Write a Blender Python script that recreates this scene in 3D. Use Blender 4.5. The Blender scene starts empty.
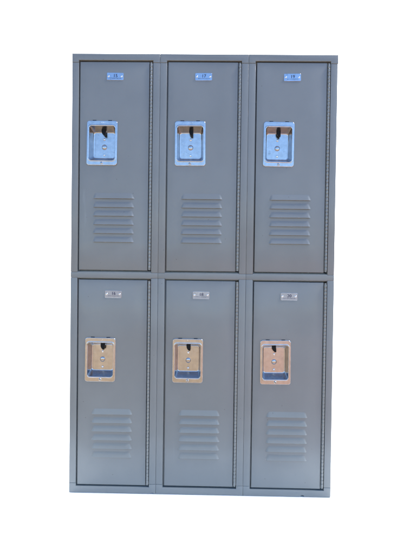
import bpy, bmesh, math, random
from mathutils import Matrix, Vector

random.seed(7)
S = bpy.context.scene
C = S.collection
MM = 0.001

# ------------------------------------------------------------------ camera
cam_d = bpy.data.cameras.new("camera")
cam = bpy.data.objects.new("camera", cam_d)
C.objects.link(cam)
# columns: right, forward, up of the camera in world axes (fitted to the photograph)
RIGHT = Vector((0.999829, 0.013409, 0.012757))
FWD = Vector((-0.013218, 0.9998, -0.014982))
UP = Vector((-0.012956, 0.014811, 0.999806))
rot = Matrix((RIGHT, UP, -FWD)).transposed().to_4x4()
cam.matrix_world = Matrix.Translation((0.0396, -1.3965, 0.779)) @ rot
cam_d.sensor_fit = 'VERTICAL'
cam_d.sensor_height = 24.0
cam_d.lens = 24.0 * 404.0 / 555.0
cam_d.clip_start = 0.02
cam_d.clip_end = 2000
S.camera = cam

# ------------------------------------------------------------------ sky and sun
SUN_EL = math.radians(52)
SUN_AZ = math.radians(7)          # degrees in front of the locker plane, sun on the right
world = bpy.data.worlds.new("World")
S.world = world
world.use_nodes = True
nt = world.node_tree
nt.nodes.clear()
sky = nt.nodes.new('ShaderNodeTexSky')
sky.sky_type = 'NISHITA'
sky.sun_disc = False
sky.sun_elevation = SUN_EL
sky.sun_rotation = math.radians(90)
sky.air_density = 1.0
sky.dust_density = 0.0
sky.ozone_density = 5.0
bg = nt.nodes.new('ShaderNodeBackground')
bg.inputs['Strength'].default_value = 0.15
nt.links.new(sky.outputs[0], bg.inputs['Color'])
# plain white added behind the lockers as backdrop and light for the floor
white = nt.nodes.new('ShaderNodeBackground')
white.inputs['Color'].default_value = (1, 1, 1, 1)
white.inputs['Strength'].default_value = 2.2
tc = nt.nodes.new('ShaderNodeTexCoord')
sep = nt.nodes.new('ShaderNodeSeparateXYZ')
nt.links.new(tc.outputs['Generated'], sep.inputs[0])
mr = nt.nodes.new('ShaderNodeMapRange')
mr.interpolation_type = 'SMOOTHSTEP'
mr.inputs['From Min'].default_value = 0.02
mr.inputs['From Max'].default_value = 0.18
nt.links.new(sep.outputs['Y'], mr.inputs['Value'])
mix = nt.nodes.new('ShaderNodeMixShader')
nt.links.new(mr.outputs[0], mix.inputs[0])
# low clouds added in front, for soft patches in the doors' reflections
cl = nt.nodes.new('ShaderNodeBackground')
cl.inputs['Color'].default_value = (0.93, 0.96, 1, 1)
cl.inputs['Strength'].default_value = 0.36
cmap = nt.nodes.new('ShaderNodeMapping')
cmap.inputs['Scale'].default_value = (1.0, 1.0, 3.2)
nt.links.new(tc.outputs['Generated'], cmap.inputs[0])
cn = nt.nodes.new('ShaderNodeTexNoise')
cn.inputs['Scale'].default_value = 4.2
cn.inputs['Detail'].default_value = 6
nt.links.new(cmap.outputs[0], cn.inputs['Vector'])
cr = nt.nodes.new('ShaderNodeMapRange')
cr.interpolation_type = 'SMOOTHSTEP'
cr.inputs['From Min'].default_value = 0.47
cr.inputs['From Max'].default_value = 0.64
nt.links.new(cn.outputs['Fac'], cr.inputs['Value'])
ce = nt.nodes.new('ShaderNodeMapRange')
ce.interpolation_type = 'SMOOTHSTEP'
ce.inputs['From Min'].default_value = 0.24
ce.inputs['From Max'].default_value = 0.08
nt.links.new(sep.outputs['Z'], ce.inputs['Value'])
cm = nt.nodes.new('ShaderNodeMath')
cm.operation = 'MULTIPLY'
nt.links.new(cr.outputs[0], cm.inputs[0])
nt.links.new(ce.outputs[0], cm.inputs[1])
cmix = nt.nodes.new('ShaderNodeMixShader')
nt.links.new(cm.outputs[0], cmix.inputs[0])
nt.links.new(bg.outputs[0], cmix.inputs[1])
nt.links.new(cl.outputs[0], cmix.inputs[2])
nt.links.new(cmix.outputs[0], mix.inputs[1])
nt.links.new(white.outputs[0], mix.inputs[2])
out = nt.nodes.new('ShaderNodeOutputWorld')
nt.links.new(mix.outputs[0], out.inputs[0])

sun_d = bpy.data.lights.new("sun", 'SUN')
sun_d.energy = 1.5
sun_d.angle = math.radians(12)
sun_d.color = (1.0, 0.95, 0.88)
sun = bpy.data.objects.new("sun", sun_d)
C.objects.link(sun)
to_sun = Vector((math.cos(SUN_EL) * math.cos(SUN_AZ), -math.cos(SUN_EL) * math.sin(SUN_AZ), math.sin(SUN_EL)))
sun.rotation_euler = to_sun.to_track_quat('Z', 'Y').to_euler()
sun.location = to_sun * 20

S.view_settings.view_transform = 'Standard'
S.view_settings.look = 'None'
S.view_settings.exposure = 1.35
S.view_settings.gamma = 1.0
S.render.engine = 'CYCLES'
S.render.resolution_x = 768
S.render.resolution_y = 1024


# ------------------------------------------------------------------ materials
def new_mat(name):
    m = bpy.data.materials.new(name)
    m.use_nodes = True
    n = m.node_tree.nodes
    return m, n, m.node_tree.links, n['Principled BSDF']


def noise(n, l, coord, scale, detail=3.0, rough=0.5, stretch=None):
    t = n.new('ShaderNodeTexNoise')
    t.inputs['Scale'].default_value = scale
    t.inputs['Detail'].default_value = detail
    t.inputs['Roughness'].default_value = rough
    src = coord
    if stretch:
        mp = n.new('ShaderNodeMapping')
        mp.inputs['Scale'].default_value = stretch
        l.new(src, mp.inputs[0])
        src = mp.outputs[0]
    l.new(src, t.inputs['Vector'])
    return t.outputs['Fac']


def ramp(n, l, fac, a, b, ca, cb):
    r = n.new('ShaderNodeValToRGB')
    r.color_ramp.elements[0].position = a
    r.color_ramp.elements[1].position = b
    r.color_ramp.elements[0].color = (*ca, 1)
    r.color_ramp.elements[1].color = (*cb, 1)
    l.new(fac, r.inputs[0])
    return r.outputs[0]


def mixc(n, l, fac, a, b):
    x = n.new('ShaderNodeMix')
    x.data_type = 'RGBA'
    l.new(fac, x.inputs[0])
    for k, v in ((6, a), (7, b)):
        if isinstance(v, tuple):
            x.inputs[k].default_value = (*v, 1)
        else:
            l.new(v, x.inputs[k])
    return x.outputs[2]


def position(n):
    return n.new('ShaderNodeNewGeometry').outputs['Position']


def paint_mat(name, base, rough):
    m, n, l, b = new_mat(name)
    co = position(n)
    g = base
    col = ramp(n, l, noise(n, l, co, 5.0, 4), 0.3, 0.7, tuple(c * 0.93 for c in g), tuple(c * 1.06 for c in g))
    # small chips and specks of dust
    speck = n.new('ShaderNodeTexVoronoi')
    speck.inputs['Scale'].default_value = 16
    speck.voronoi_dimensions = '2D'
    sx_ = n.new('ShaderNodeSeparateXYZ')
    cx_ = n.new('ShaderNodeCombineXYZ')
    l.new(co, sx_.inputs[0])
    l.new(sx_.outputs['X'], cx_.inputs['X'])
    l.new(sx_.outputs['Z'], cx_.inputs['Y'])
    l.new(cx_.outputs[0], speck.inputs['Vector'])
    f = ramp(n, l, speck.outputs['Distance'], 0.012, 0.026, (1, 1, 1), (0, 0, 0))
    gate = ramp(n, l, noise(n, l, co, 9.0, 2), 0.56, 0.61, (0, 0, 0), (1, 1, 1))
    mu = n.new('ShaderNodeMath')
    mu.operation = 'MULTIPLY'
    l.new(f, mu.inputs[0])
    l.new(gate, mu.inputs[1])
    col = mixc(n, l, mu.outputs[0], col, (0.09, 0.085, 0.08))
    # fine rubbed marks
    scr = ramp(n, l, noise(n, l, co, 30.0, 5, 0.6, (1, 1, 0.12)), 0.68, 0.74, (0, 0, 0), (0.35, 0.35, 0.35))
    col = mixc(n, l, scr, col, tuple(min(1, c * 1.35) for c in g))
    # paint rubbed off the folded edges here and there
    gp = n.new('ShaderNodeNewGeometry')
    bv = n.new('ShaderNodeBevel')
    bv.samples = 4
    bv.inputs['Radius'].default_value = 0.0022
    dt = n.new('ShaderNodeVectorMath')
    dt.operation = 'DOT_PRODUCT'
    l.new(bv.outputs[0], dt.inputs[0])
    l.new(gp.outputs['Normal'], dt.inputs[1])
    ed = ramp(n, l, dt.outputs['Value'], 0.86, 0.97, (1, 1, 1), (0, 0, 0))
    eg = ramp(n, l, noise(n, l, co, 14.0, 5, 0.7), 0.57, 0.64, (0, 0, 0), (0.9, 0.9, 0.9))
    me_ = n.new('ShaderNodeMath')
    me_.operation = 'MULTIPLY'
    l.new(ed, me_.inputs[0])
    l.new(eg, me_.inputs[1])
    col = mixc(n, l, me_.outputs[0], col, (0.42, 0.38, 0.33))
    l.new(col, b.inputs['Base Color'])
    rr = n.new('ShaderNodeMapRange')
    rr.inputs['To Min'].default_value = rough * 0.85
    rr.inputs['To Max'].default_value = rough * 1.25
    l.new(noise(n, l, co, 12.0, 4), rr.inputs['Value'])
    l.new(rr.outputs[0], b.inputs['Roughness'])
    b.inputs['IOR'].default_value = 1.5
    b.inputs['Coat Weight'].default_value = 0.5
    b.inputs['Coat Roughness'].default_value = 0.16
    bp = n.new('ShaderNodeBump')
    bp.inputs['Strength'].default_value = 0.5
    bp.inputs['Distance'].default_value = 0.007
    l.new(noise(n, l, co, 5.5, 1.5), bp.inputs['Height'])
    bp2 = n.new('ShaderNodeBump')
    bp2.inputs['Strength'].default_value = 0.12
    bp2.inputs['Distance'].default_value = 0.0004
    l.new(noise(n, l, co, 420.0, 2), bp2.inputs['Height'])
    l.new(bp.outputs[0], bp2.inputs['Normal'])
    l.new(bp2.outputs[0], b.inputs['Normal'])
    l.new(bp.outputs[0], b.inputs['Coat Normal'])
    return m


def metal_mat(name, base, rough, bump=0.12):
    m, n, l, b = new_mat(name)
    co = position(n)
    b.inputs['Metallic'].default_value = 1.0
    col = ramp(n, l, noise(n, l, co, 60.0, 5, 0.6), 0.32, 0.68, tuple(c * 0.82 for c in base), base)
    st = ramp(n, l, noise(n, l, co, 45.0, 4, 0.65), 0.63, 0.72, (0, 0, 0), (0.6, 0.6, 0.6))
    col = mixc(n, l, st, col, tuple(c * 0.55 for c in base))
    l.new(col, b.inputs['Base Color'])
    rr = n.new('ShaderNodeMapRange')
    rr.inputs['To Min'].default_value = rough * 0.7
    rr.inputs['To Max'].default_value = rough * 1.5
    l.new(noise(n, l, co, 130.0, 4), rr.inputs['Value'])
    l.new(rr.outputs[0], b.inputs['Roughness'])
    bp = n.new('ShaderNodeBump')
    bp.inputs['Strength'].default_value = bump
    bp.inputs['Distance'].default_value = 0.001
    l.new(noise(n, l, co, 90.0, 3), bp.inputs['Height'])
    l.new(bp.outputs[0], b.inputs['Normal'])
    return m


def plain_mat(name, base, rough, metallic=0.0):
    m, n, l, b = new_mat(name)
    co = position(n)
    l.new(ramp(n, l, noise(n, l, co, 150.0, 3), 0.3, 0.7, tuple(c * 0.8 for c in base), base), b.inputs['Base Color'])
    b.inputs['Roughness'].default_value = rough
    b.inputs['Metallic'].default_value = metallic
    return m


M_PAINT = paint_mat("grey_enamel", (0.175, 0.189, 0.187), 0.45)
M_INNER = paint_mat("grey_enamel_inside", (0.175, 0.189, 0.187), 0.5)
M_HINGE = paint_mat("rubbed_hinge_enamel", (0.185, 0.197, 0.19), 0.3)
M_CUP = metal_mat("polished_zinc", (0.52, 0.52, 0.53), 0.2)
M_PLATE = metal_mat("brushed_aluminium", (0.55, 0.575, 0.62), 0.09, 0.04)
M_RIVET = metal_mat("bright_rivet_steel", (0.86, 0.86, 0.85), 0.16, 0.02)
M_INK = plain_mat("navy_ink", (0.012, 0.014, 0.06), 0.5)
M_BLACK = plain_mat("black_plastic", (0.008, 0.008, 0.009), 0.4)


M_BLACK.node_tree.nodes['Principled BSDF'].inputs['Specular IOR Level'].default_value = 0.15


# ------------------------------------------------------------------ mesh helpers
def link(name, bm, mats, parent=None, loc=(0, 0, 0), smooth=False):
    me = bpy.data.meshes.new(name)
    bmesh.ops.recalc_face_normals(bm, faces=bm.faces)
    bm.to_mesh(me)
    bm.free()
    for m in (mats if isinstance(mats, (list, tuple)) else [mats]):
        me.materials.append(m)
    if smooth:
        for p in me.polygons:
            p.use_smooth = True
        me.set_sharp_from_angle(angle=math.radians(38))
    o = bpy.data.objects.new(name, me)
    C.objects.link(o)
    o.location = loc
    if parent:
        o.parent = parent
    return o


def box(bm, x0, x1, y0, y1, z0, z1, bev=0.0, seg=2, mat=0):
    b2 = bmesh.new()
    bmesh.ops.create_cube(b2, size=1)
    for v in b2.verts:
        v.co = Vector(((x0 + x1) / 2 + v.co.x * (x1 - x0), (y0 + y1) / 2 + v.co.y * (y1 - y0),
                       (z0 + z1) / 2 + v.co.z * (z1 - z0))) * MM
    if bev:
        bmesh.ops.bevel(b2, geom=b2.edges[:], offset=bev * MM, segments=seg, affect='EDGES', profile=0.6)
    merge(bm, b2, mat)


def merge(bm, b2, mat=0):
    for f in b2.faces:
        f.material_index = mat
    me = bpy.data.meshes.new("tmp")
    b2.to_mesh(me)
    b2.free()
    bm.from_mesh(me)
    bpy.data.meshes.remove(me)


def poly_plate(bm, pts, y0, y1, bev, mat=0):
    """an outline in x,z (mm) given real thickness, its edges rounded"""
    b2 = bmesh.new()
    vs = [b2.verts.new(Vector((x, y0, z)) * MM) for x, z in pts]
    f = b2.faces.new(vs)
    ext = bmesh.ops.extrude_face_region(b2, geom=[f])
    for v in [e for e in ext['geom'] if isinstance(e, bmesh.types.BMVert)]:
        v.co.y = y1 * MM
    b2.normal_update()
    if bev:
        es = [e for e in b2.edges if all(abs(v.co.y - y0 * MM) < 1e-7 for v in e.verts)]
        bmesh.ops.bevel(b2, geom=es, offset=bev * MM, segments=3, affect='EDGES', profile=0.5)
    merge(bm, b2, mat)


def cyl(bm, cx, cy, cz, r, h, axis='z', seg=16, r2=None, mat=0, bev=0.0):
    b2 = bmesh.new()
    bmesh.ops.create_cone(b2, cap_ends=True, segments=seg, radius1=r * MM, radius2=(r if r2 is None else r2) * MM, depth=h * MM)
    if bev:
        es = [e for e in b2.edges if len(e.link_faces) == 2 and any(len(f.verts) > 4 for f in e.link_faces)]
        bmesh.ops.bevel(b2, geom=es, offset=bev * MM, segments=2, affect='EDGES', profile=0.5)
    if axis == 'y':       # radius2 end faces the viewer (-y)
        bmesh.ops.rotate(b2, verts=b2.verts, cent=(0, 0, 0), matrix=Matrix.Rotation(math.radians(90), 3, 'X'))
    bmesh.ops.translate(b2, verts=b2.verts, vec=Vector((cx, cy, cz)) * MM)
    merge(bm, b2, mat)


def rrect(hx, z0, z1, r, seg=6):
    """rounded rectangle outline, x in +-hx, z in z0..z1, as a list of (x, z)"""
    pts = []
    for cx, cz, a0 in ((hx - r, z1 - r, 0), (-hx + r, z1 - r, 90), (-hx + r, z0 + r, 180), (hx - r, z0 + r, 270)):
        for k in range(seg + 1):
            a = math.radians(a0 + 90 * k / seg)
            pts.append((cx + r * math.cos(a), cz + r * math.sin(a)))
    return pts


def loft(bm, rings, cap_first=False, cap_last=True, mat=0):
    """rings: list of (outline, y); neighbouring rings have the same number of points"""
    loops = [[bm.verts.new(Vector((x, y, z)) * MM) for x, z in pts] for pts, y in rings]
    k = len(loops[0])
    for a, b in zip(loops, loops[1:]):
        for i in range(k):
            f = bm.faces.new((a[i], a[(i + 1) % k], b[(i + 1) % k], b[i]))
            f.material_index = mat
    if cap_last:
        bm.faces.new(loops[-1]).material_index = mat
    if cap_first:
        bm.faces.new(loops[0]).material_index = mat


def text_mesh(s, height):
    cu = bpy.data.curves.new("digits", 'FONT')
    cu.body = s
    cu.size = 1.0
    cu.align_x = 'CENTER'
    cu.offset = 0.0
    cu.space_character = 1.02
    o = bpy.data.objects.new("digits", cu)
    C.objects.link(o)
    dg = bpy.context.evaluated_depsgraph_get()
    me = bpy.data.meshes.new_from_object(o.evaluated_get(dg))
    bpy.data.objects.remove(o)
    bpy.data.curves.remove(cu)
    ys = [v.co.y for v in me.vertices]
    k = height / (max(ys) - min(ys))
    mid = (max(ys) + min(ys)) / 2
    return me, k, mid


# ------------------------------------------------------------------ ground
def sheet(name, x0, x1, y0, y1, z, mat):
    bm = bmesh.new()
    vs = [bm.verts.new(p) for p in ((x0, y0, z), (x1, y0, z), (x1, y1, z), (x0, y1, z))]
    bm.faces.new(vs)
    o = link(name, bm, mat)
    o['kind'] = 'structure'
    return o


mg, n, l, b = new_mat("tan_concrete")
co = position(n)
colr = ramp(n, l, noise(n, l, co, 1.1, 6, 0.6), 0.32, 0.68, (0.21, 0.14, 0.075), (0.37, 0.255, 0.14))
# reddish ground patch added on the right, to tint that handle's reflection
gs = n.new('ShaderNodeSeparateXYZ')
l.new(co, gs.inputs[0])
ga = n.new('ShaderNodeMath')
ga.operation = 'MULTIPLY_ADD'
l.new(noise(n, l, co, 2.0, 4), ga.inputs[0])
ga.inputs[1].default_value = 0.5
l.new(gs.outputs['X'], ga.inputs[2])
colr = mixc(n, l, ramp(n, l, ga.outputs[0], 0.42, 0.62, (0, 0, 0), (1, 1, 1)), colr, (0.33, 0.185, 0.125))
fine = ramp(n, l, noise(n, l, co, 60, 4, 0.7), 0.35, 0.65, (0.0, 0.0, 0.0), (0.3, 0.3, 0.3))
l.new(mixc(n, l, fine, colr, (0.28, 0.19, 0.11)), b.inputs['Base Color'])
b.inputs['Roughness'].default_value = 0.95
sheet("ground", -400, 400, -400, 400, -0.005, mg)
mr_, n, l, b = new_mat("reflected_grey")
co = position(n)
l.new(ramp(n, l, noise(n, l, co, 3.0, 6, 0.65), 0.3, 0.7, (0.13, 0.127, 0.13), (0.18, 0.175, 0.18)), b.inputs['Base Color'])
b.inputs['Roughness'].default_value = 0.9
sheet("reflected_grey_sheet", -390, 390, -390, -6.5, -0.001, mr_)  # grey sheet added out of view, to dull the lower plates' reflections
mw, n, l, b = new_mat("white_floor_sheet")
co = position(n)
l.new(ramp(n, l, noise(n, l, co, 2.0, 3), 0.3, 0.7, (0.80, 0.80, 0.79), (0.84, 0.84, 0.83)), b.inputs['Base Color'])
b.inputs['Roughness'].default_value = 0.9
sheet("floor", -399, 399, -0.34, 399, -0.001, mw)

# ------------------------------------------------------------------ the bank of lockers
CW = 304.67           # one column, mm
HT = 1524.0
DEPTH = 381.0
bank = bpy.data.objects.new("locker_bank", None)
C.objects.link(bank)
bank.empty_display_size = 0.2
bank['label'] = "grey steel bank of six lockers with numbered doors, standing on the white floor"
bank['category'] = "lockers"

# cabinet: sides, dividers, top, bottom, shelf and back sheets
bm = bmesh.new()
XL, XR = -457.0, 457.0
box(bm, XL + 0.6, XL + 2.2, 16.5, DEPTH, 2, HT - 2, 0.4)
box(bm, XR - 2.2, XR - 0.6, 16.5, DEPTH, 2, HT - 2, 0.4)
for k in (1, 2):
    xd = XL + k * 914.0 / 3
    box(bm, xd - 1.2, xd + 1.2, 10, DEPTH - 3, 3, HT - 3)
box(bm, XL + 2.5, XR - 2.5, 18.5, DEPTH - 2.6, HT - 4, HT - 1.5, 0.4)
box(bm, XL + 2.5, XR - 2.5, 18.5, DEPTH - 2.6, 8, 10)
box(bm, XL + 2.5, XR - 2.5, DEPTH - 2.4, DEPTH - 0.4, 4, HT - 4)
for k in range(3):
    xa = XL + k * 914.0 / 3
    box(bm, xa + 3, xa + CW - 3, 18.5, DEPTH - 3, 761, 763)
for k in (1, 2):      # filler strips behind the seams between the frames
    xd = XL + k * 914.0 / 3
    box(bm, xd - 2.5, xd + 2.5, 1.9, 16, 3, HT - 0.3)
link("cabinet", bm, M_INNER, bank)

# one face frame per column: top, middle and bottom rails welded between uprights
UL, UR = 23.6, 280.6          # inner edges of the uprights, from the column's left edge
for k in range(3):
    bm = bmesh.new()
    a, e = 0.55, CW - 0.55
    BV = 1.3
    over = 1.2 if k == 2 else 0
    lo = -0.8 if k == 0 else 0
    poly_plate(bm, [(a + lo, HT), (e + over, HT), (e + over, 1494.3), (UR, 1494.3), (UR, 1502), (UL, 1502), (UL, 1494.3), (a + lo, 1494.3)], -0.5, 17, BV)
    poly_plate(bm, [(a, 771.2), (UL, 771.2), (UL, 773.4), (UR, 773.4), (UR, 771.2), (e, 771.2), (e, 752.8), (UR, 752.8), (UR, 751.2), (UL, 751.2), (UL, 752.8), (a, 752.8)], 0.15, 17, 1.0)
    bottom = [(a, 33), (UL, 33), (UL, 22.6), (UR, 22.6), (UR, 33), (e, 33), (e, 0.2)]
    if k == 0:      # a bent-up nick in the bottom edge beside the first seam
        bottom += [(301, 0.2), (298, 2.2), (293, 3.4), (287, 2.6), (282, 0.6)]
    if k == 2:      # a drilled half-hole in the bottom edge
        bottom += [(213, 0.2), (211.5, 4.2), (207, 5.8), (202, 4.2), (199, 0.2)]
    bottom += [(a, 0.2)]
    poly_plate(bm, bottom, 0.0, 17, 0.8 if k != 1 else BV)
    for x0, x1 in ((a, UL), (UR, e)):
        poly_plate(bm, [(x0, 772.0), (x1, 772.0), (x1, 1493.6), (x0, 1493.6)], 0.0, 17, BV)
        poly_plate(bm, [(x0, 33.7), (x1, 33.7), (x1, 752.0), (x0, 752.0)], 0.0, 17, BV)
        box(bm, x0 + 1.6, x1 - 1.6, 1.5, 16, 4, HT - 4)
    # strips added behind the door gaps, to lighten the dark in them
    for z0, z1 in ((751.2 - 728, 751.0), (774.0, 1501.5)):
        box(bm, UL + 0.2, UL + 3.9, 12.0, 13.2, z0, z1, 0.3)
    for z0, z1 in ((22.8, 26.6), (747.4, 751.0), (773.6, 777.6), (1498.4, 1501.8)):
        box(bm, UL + 4.3, UR - 0.4, 13.4, 14.6, z0, z1, 0.3)
    link("face_frame", bm, M_PAINT, bank, (XL * MM + k * CW * MM - 0.0002 * (k), 0, 0), smooth=True)

# door: sheet with a cut-out for the handle and slots under the louvres
DX0, DX1 = -124.2, 115.4      # door edges from the column's centre line
DH = 718.0
HANDLE_Z = DH - 278.8
HANDLE_X = -46.5
VENT_X = -4.5
VENT_Z = [DH - 460 - 30.1 * k for k in range(6)]
PLATE_Z = DH - 50.0
PLATE_X = -3.0
SHEET_Y = 2.6                 # the doors sit a little behind the frame


def door_mesh():
    bm = bmesh.new()
    R_ = 1.5
    x0, x1, z0, z1 = DX0 + R_, DX1 - R_, R_, DH - R_
    holes = [(HANDLE_X - 48, HANDLE_X + 48, HANDLE_Z - 63, HANDLE_Z + 63)]
    holes += [(VENT_X - 60, VENT_X + 60, z - 8.5, z + 2) for z in VENT_Z]
    xs = sorted({x0, x1} | {h[0] for h in holes} | {h[1] for h in holes})
    zs = sorted({z0, z1} | {h[2] for h in holes} | {h[3] for h in holes})
    g = {(i, j): bm.verts.new(Vector((x, 0, z)) * MM) for i, x in enumerate(xs) for j, z in enumerate(zs)}
    for i in range(len(xs) - 1):
        for j in range(len(zs) - 1):
            cx, cz = (xs[i] + xs[i + 1]) / 2, (zs[j] + zs[j + 1]) / 2
            if any(h[0] < cx < h[1] and h[2] < cz < h[3] for h in holes):
                continue
            bm.faces.new((g[i, j], g[i + 1, j], g[i + 1, j + 1], g[i, j + 1]))
    # rounded edge and the returned flange, all round
    ni, nj = len(xs) - 1, len(zs) - 1
    loop = [(i, 0) for i in range(ni)] + [(ni, j) for j in range(nj)] + [(i, nj) for i in range(ni, 0, -1)] + [(0, j) for j in range(nj, 0, -1)]
    prev = [g[p] for p in loop]
    for ang in (30, 60, 90, None, 'in'):
        cur = []
        for (i, j), v0 in zip(loop, [g[p] for p in loop]):
            dx = -1 if i == 0 else (1 if i == ni else 0)
            dz = -1 if j == 0 else (1 if j == nj else 0)
            if ang is None:
                off, y = R_, 15.0
            elif ang == 'in':
                off, y = -14.0, 15.0
            else:
                off, y = R_ * math.sin(math.radians(ang)), R_ * (1 - math.cos(math.radians(ang)))
            cur.append(bm.verts.new(v0.co + Vector((dx * off, y, dz * off)) * MM))
        m_ = len(loop)
        for q in range(m_):
            bm.faces.new((prev[q], prev[(q + 1) % m_], cur[(q + 1) % m_], cur[q]))
        prev = cur
    bmesh.ops.delete(bm, geom=[v for v in bm.verts if not v.link_faces], context='VERTS')
    return bm


def vent_mesh():
    bm = bmesh.new()
    D = 4.1
    for zc in VENT_Z:
        rows = []
        prof = [(0.0, 0.0), (0.06, 0.03), (0.13, 0.1), (0.22, 0.21), (0.5, 0.53), (0.78, 0.84), (0.87, 0.93), (0.91, 0.99), (0.95, 1.04), (0.98, 1.03), (1.0, 0.98)]
        for t, d in prof:
            w = 64.5 + 7.0 * min(1, t * 1.1)
            row = []
            ends = [(0, 0), (1.0, 0.1), (2.6, 0.38), (4.6, 0.72), (6.8, 0.94), (9.0, 1.0)]
            for ex, ed in ends:
                row.append((-w + ex, -D * d * ed))
            for q in (-0.5, 0, 0.5):
                row.append((q * 100, -D * d))
            for ex, ed in reversed(ends):
                row.append((w - ex, -D * d * ed))
            rows.append([bm.verts.new(Vector((VENT_X + x, y - 0.15 if y < -0.01 else -0.1, zc + 10 - 20 * t)) * MM) for x, y in row])
        # the turned-in hem of the lower lip
        for dy, dz in ((1.1, -0.3), (1.6, 1.0), (1.2, 5.0)):
            rows.append([bm.verts.new(v.co + Vector((0, min(dy, max(0, -v.co.y / MM - 0.2)), dz)) * MM) for v in rows[len(prof) - 1]])
        for a, b_ in zip(rows, rows[1:]):
            for i in range(len(a) - 1):
                bm.faces.new((a[i], a[i + 1], b_[i + 1], b_[i]))
    return bm


def hinge_mesh():
    bm = bmesh.new()
    pitch = 12.6
    nk = int(DH / pitch)
    p0 = (DH - nk * pitch) / 2
    for k in range(nk):
        cyl(bm, 121.9, 0.0, p0 + (k + 0.5) * pitch, 4.0, pitch - 1.3, 'z', 14, bev=0.8)
    cyl(bm, 121.9, 0.2, DH / 2, 3.0, DH - 4, 'z', 10)
    box(bm, 119.2, 127.6, 6.0, 7.0, 2, DH - 2)  # backing strip added to lighten the dark gaps beside the knuckles
    # leaves that fold back between door and frame
    box(bm, 117.0, 119.0, 3.5, 13, 2, DH - 2)
    return bm


def handle_mesh():
    bm = bmesh.new()
    O = lambda g, r: rrect(53 + g, -77 + -g, 77 + g, r)
    rings = [(O(0, 8.5), 0.0), (O(0, 8.5), -1.5), (O(-0.5, 8.1), -2.4), (O(-1.4, 7.4), -2.9), (O(-2.2, 6.8), -2.9)]
    I = lambda g, r: rrect(46.3 + g, -60.5 - g, 60.5 + g, r)
    rings += [(I(3.6, 11.8), -2.9), (I(2.8, 11.5), -2.9), (I(1.6, 11.0), -3.7), (I(0.3, 10.5), -3.9), (I(-1.0, 10), -3.2), (I(-1.9, 9.5), -1.2)]
    # drafted wall and fillet to the back plate
    def W(t, y):
        hx = 44.2 + (39.4 - 44.2) * t
        return (rrect(hx, -58.4 + (58.4 - 47.0) * t, 58.4 - (58.4 - 49) * t, 9.5 - 0.5 * t), y)
    rings += [W(0.05, 2), W(0.4, 12), W(0.75, 21), W(1.0, 26)]
    for q, y in ((0.8, 28.2), (2.2, 29.6), (4.0, 30.2), (4.8, 30.2)):
        rings.append((rrect(39.4 - q, -47.0 + q, 49 - q, 9 - q * 0.6), y))
    loft(bm, rings, cap_first=False, cap_last=True, mat=0)
    # raised collar round the lock hole, open lock bore
    for r0, r1, y0, y1, mt in ((9.6, 8.6, 30.2, 28.6, 0),):
        b2 = bmesh.new()
        ring = []
        for rr, yy in ((9.4, 30.4), (9.2, 29.2), (8.6, 28.8), (8.2, 29.5), (7.8, 28.9), (6.0, 28.0), (3.4, 27.4), (1.2, 27.2)):
            ring.append([b2.verts.new(Vector((rr * math.cos(t * math.pi / 14), yy, -5 + rr * math.sin(t * math.pi / 14))) * MM) for t in range(28)])
        for a, c in zip(ring, ring[1:]):
            for t in range(28):
                b2.faces.new((a[t], a[(t + 1) % 28], c[(t + 1) % 28], c[t]))
        b2.faces.new(ring[-1])
        merge(bm, b2, 0)
    # two black strips painting the shadow gaps along the upper edge
    for sx in (-27, 27):
        box(bm, sx - 6.5, sx + 6.5, -1.7, -0.2, 76.6, 79.0, 0.3, 1, mat=1)
    # faint pressed mark in the upper flange
    for sx in (-6, -1.5, 3, 7):
        box(bm, sx - 1.3, sx + 1.3, -3.2, -2.6, 67.5, 71.5, 0.2, 1, mat=0)
    return bm


def latch_mesh():
    """black lift finger hanging from the roof of the pocket, with a slanted tip"""
    bm = bmesh.new()
    sec = [(58.5, -7.5, 6.5, 17, 27), (50, -7.5, 6.5, 16, 26), (42, -6.5, 6.8, 15.0, 24.5), (36.5, -3.5, 7.0, 14.5, 23), (32, 0.8, 6.6, 15, 21.5)]
    loops = []
    for z, xa, xb, ya, yb in sec:
        c = 1.6
        pts = [(xa + c, ya), (xb - c, ya), (xb, ya + c), (xb, yb), (xa, yb), (xa, ya + c)]
        loops.append([bm.verts.new(Vector((x, y, z)) * MM) for x, y in pts])
    for a, b_ in zip(loops, loops[1:]):
        for i in range(6):
            bm.faces.new((a[i], a[(i + 1) % 6], b_[(i + 1) % 6], b_[i]))
    bm.faces.new(loops[0])
    bm.faces.new(loops[-1])
    return bm


def rivet_mesh(r, h):
    bm = bmesh.new()
    ring = [(r, 0), (r * 0.96, -h * 0.45), (r * 0.75, -h * 0.85), (r * 0.4, -h), (r * 0.34, -h * 0.7)]
    loft(bm, [([(q * math.cos(t * math.pi / 9), q * math.sin(t * math.pi / 9)) for t in range(18)], y) for q, y in ring])
    return bm


def screw_mesh():
    bm = bmesh.new()
    ring = [(5.0, 0), (4.8, -1.0), (3.8, -1.9), (2.2, -2.2)]
    loft(bm, [([(q * math.cos(t * math.pi / 9), q * math.sin(t * math.pi / 9)) for t in range(18)], y) for q, y in ring])
    box(bm, -3.8, 3.8, -2.5, -1.7, -0.55, 0.55, mat=1)
    return bm


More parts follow.
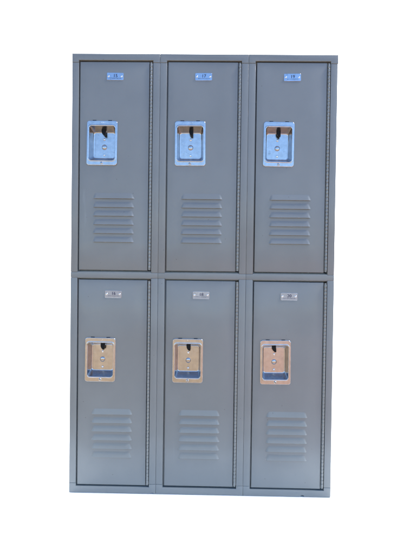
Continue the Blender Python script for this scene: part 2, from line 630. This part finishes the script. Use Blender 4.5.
def plate_mesh(num):
    bm = bmesh.new()
    loft(bm, [(rrect(28.6, -12.8, 12.8, 2.6, 4), 0), (rrect(28.6, -12.8, 12.8, 2.6, 4), -0.9), (rrect(28.2, -12.4, 12.4, 2.4, 4), -1.2)])
    me, k, mid = text_mesh(num, 10.4)
    for q, sh in enumerate((-0.28, 0.0, 0.28)):     # heavy strokes
        b2 = bmesh.new()
        b2.from_mesh(me)
        ext = bmesh.ops.extrude_face_region(b2, geom=b2.faces[:])
        up = {v for v in ext['geom'] if isinstance(v, bmesh.types.BMVert)}
        for v in b2.verts:
            x, z = v.co.x * k, (v.co.y - mid) * k
            v.co = Vector((x + 1.0 + sh, -1.5 - 0.04 * q if v in up else -1.0 + 0.01 * q, z + 2.6)) * MM
        b2.normal_update()
        merge(bm, b2, 1)
    bpy.data.meshes.remove(me)
    # a line of tiny worn print under the number, too small to read
    x = -19.0
    rnd = random.Random(int(num))
    while x < 19:
        w = rnd.uniform(0.8, 3.0)
        box(bm, x, x + w, -1.32, -1.0, -6.6 - rnd.uniform(0, 0.4), -5.4 + rnd.uniform(0, .3), mat=1)
        x += w + rnd.uniform(0.5, 1.6)
    return bm


VENT = HINGE = None
numbers = {(0, 1): "15", (1, 1): "17", (2, 1): "19", (0, 0): "16", (1, 0): "18", (2, 0): "20"}


def part(name, bm, mats, parent, loc=(0, 0, 0), smooth=True):
    return link(name, bm, mats, parent, tuple(c * MM for c in loc), smooth)


def copy_part(src, parent):
    o = src.copy()
    C.objects.link(o)
    o.parent = parent
    return o


def make_door():
    d = part("door", door_mesh(), M_PAINT, bank)
    part("vent", vent_mesh(), M_PAINT, d)
    part("hinge", hinge_mesh(), M_HINGE, d)
    part("recessed_handle", handle_mesh(), [M_CUP, M_BLACK], d, (HANDLE_X, 0, HANDLE_Z))
    part("latch", latch_mesh(), M_BLACK, d, (HANDLE_X, 0, HANDLE_Z), smooth=False)
    for dz in (22.5, -32.5):
        part("rivet", rivet_mesh(4.2, 2.0), M_RIVET, d, (HANDLE_X, 30.2, HANDLE_Z + dz))
    part("screw", screw_mesh(), [M_CUP, M_BLACK], d, (HANDLE_X, -2.7, HANDLE_Z - 69))
    for sx in (-22.8, 22.8):
        part("rivet", rivet_mesh(3.4, 1.7), M_RIVET, d, (PLATE_X + sx, -1.2, PLATE_Z + 0.5))
    return d


first = None
rnd = random.Random(3)
for (col, row), num in numbers.items():
    if first is None:
        first = make_door()
        kids = list(first.children)
        d = first
    else:
        d = first.copy()
        C.objects.link(d)
        for ch in kids:
            cc = copy_part(ch, d)
            if cc.name.startswith("screw"):
                cc.rotation_euler.y = rnd.uniform(-1.5, 1.5)
            if cc.name.startswith("latch"):
                cc.rotation_euler.y = math.radians(rnd.uniform(-3, 4))
    d.location = ((XL + CW * (col + 0.5)) * MM, SHEET_Y * MM, (779.0 if row else 28.0) * MM)
    jx, jy = rnd.uniform(-0.6, 0.6), rnd.uniform(-0.3, 0.3)      # no two doors hang quite alike
    d.location += Vector((jx, jy, rnd.uniform(-0.5, 0.5))) * MM
    d.rotation_euler = (math.radians(rnd.uniform(-0.08, 0.08)), math.radians(rnd.uniform(-0.04, 0.04)), math.radians(rnd.uniform(-0.15, 0.15)))
    for cc in d.children:
        if cc.name.startswith("recessed_handle"):
            cc.rotation_euler = (math.radians(rnd.uniform(-0.5, 0.5)), math.radians(rnd.uniform(-0.5, 0.5)), math.radians(rnd.uniform(-0.5, 0.5)))
    d['label'] = "door carrying the number %s plate" % num
    p = part("number_plate", plate_mesh(num), [M_PLATE, M_INK], d, (PLATE_X, 0, PLATE_Z), smooth=False)
    p.rotation_euler = (math.radians(rnd.uniform(-0.6, 0.6)), math.radians(rnd.uniform(-0.8, 0.8)), math.radians(rnd.uniform(-0.5, 0.5)))
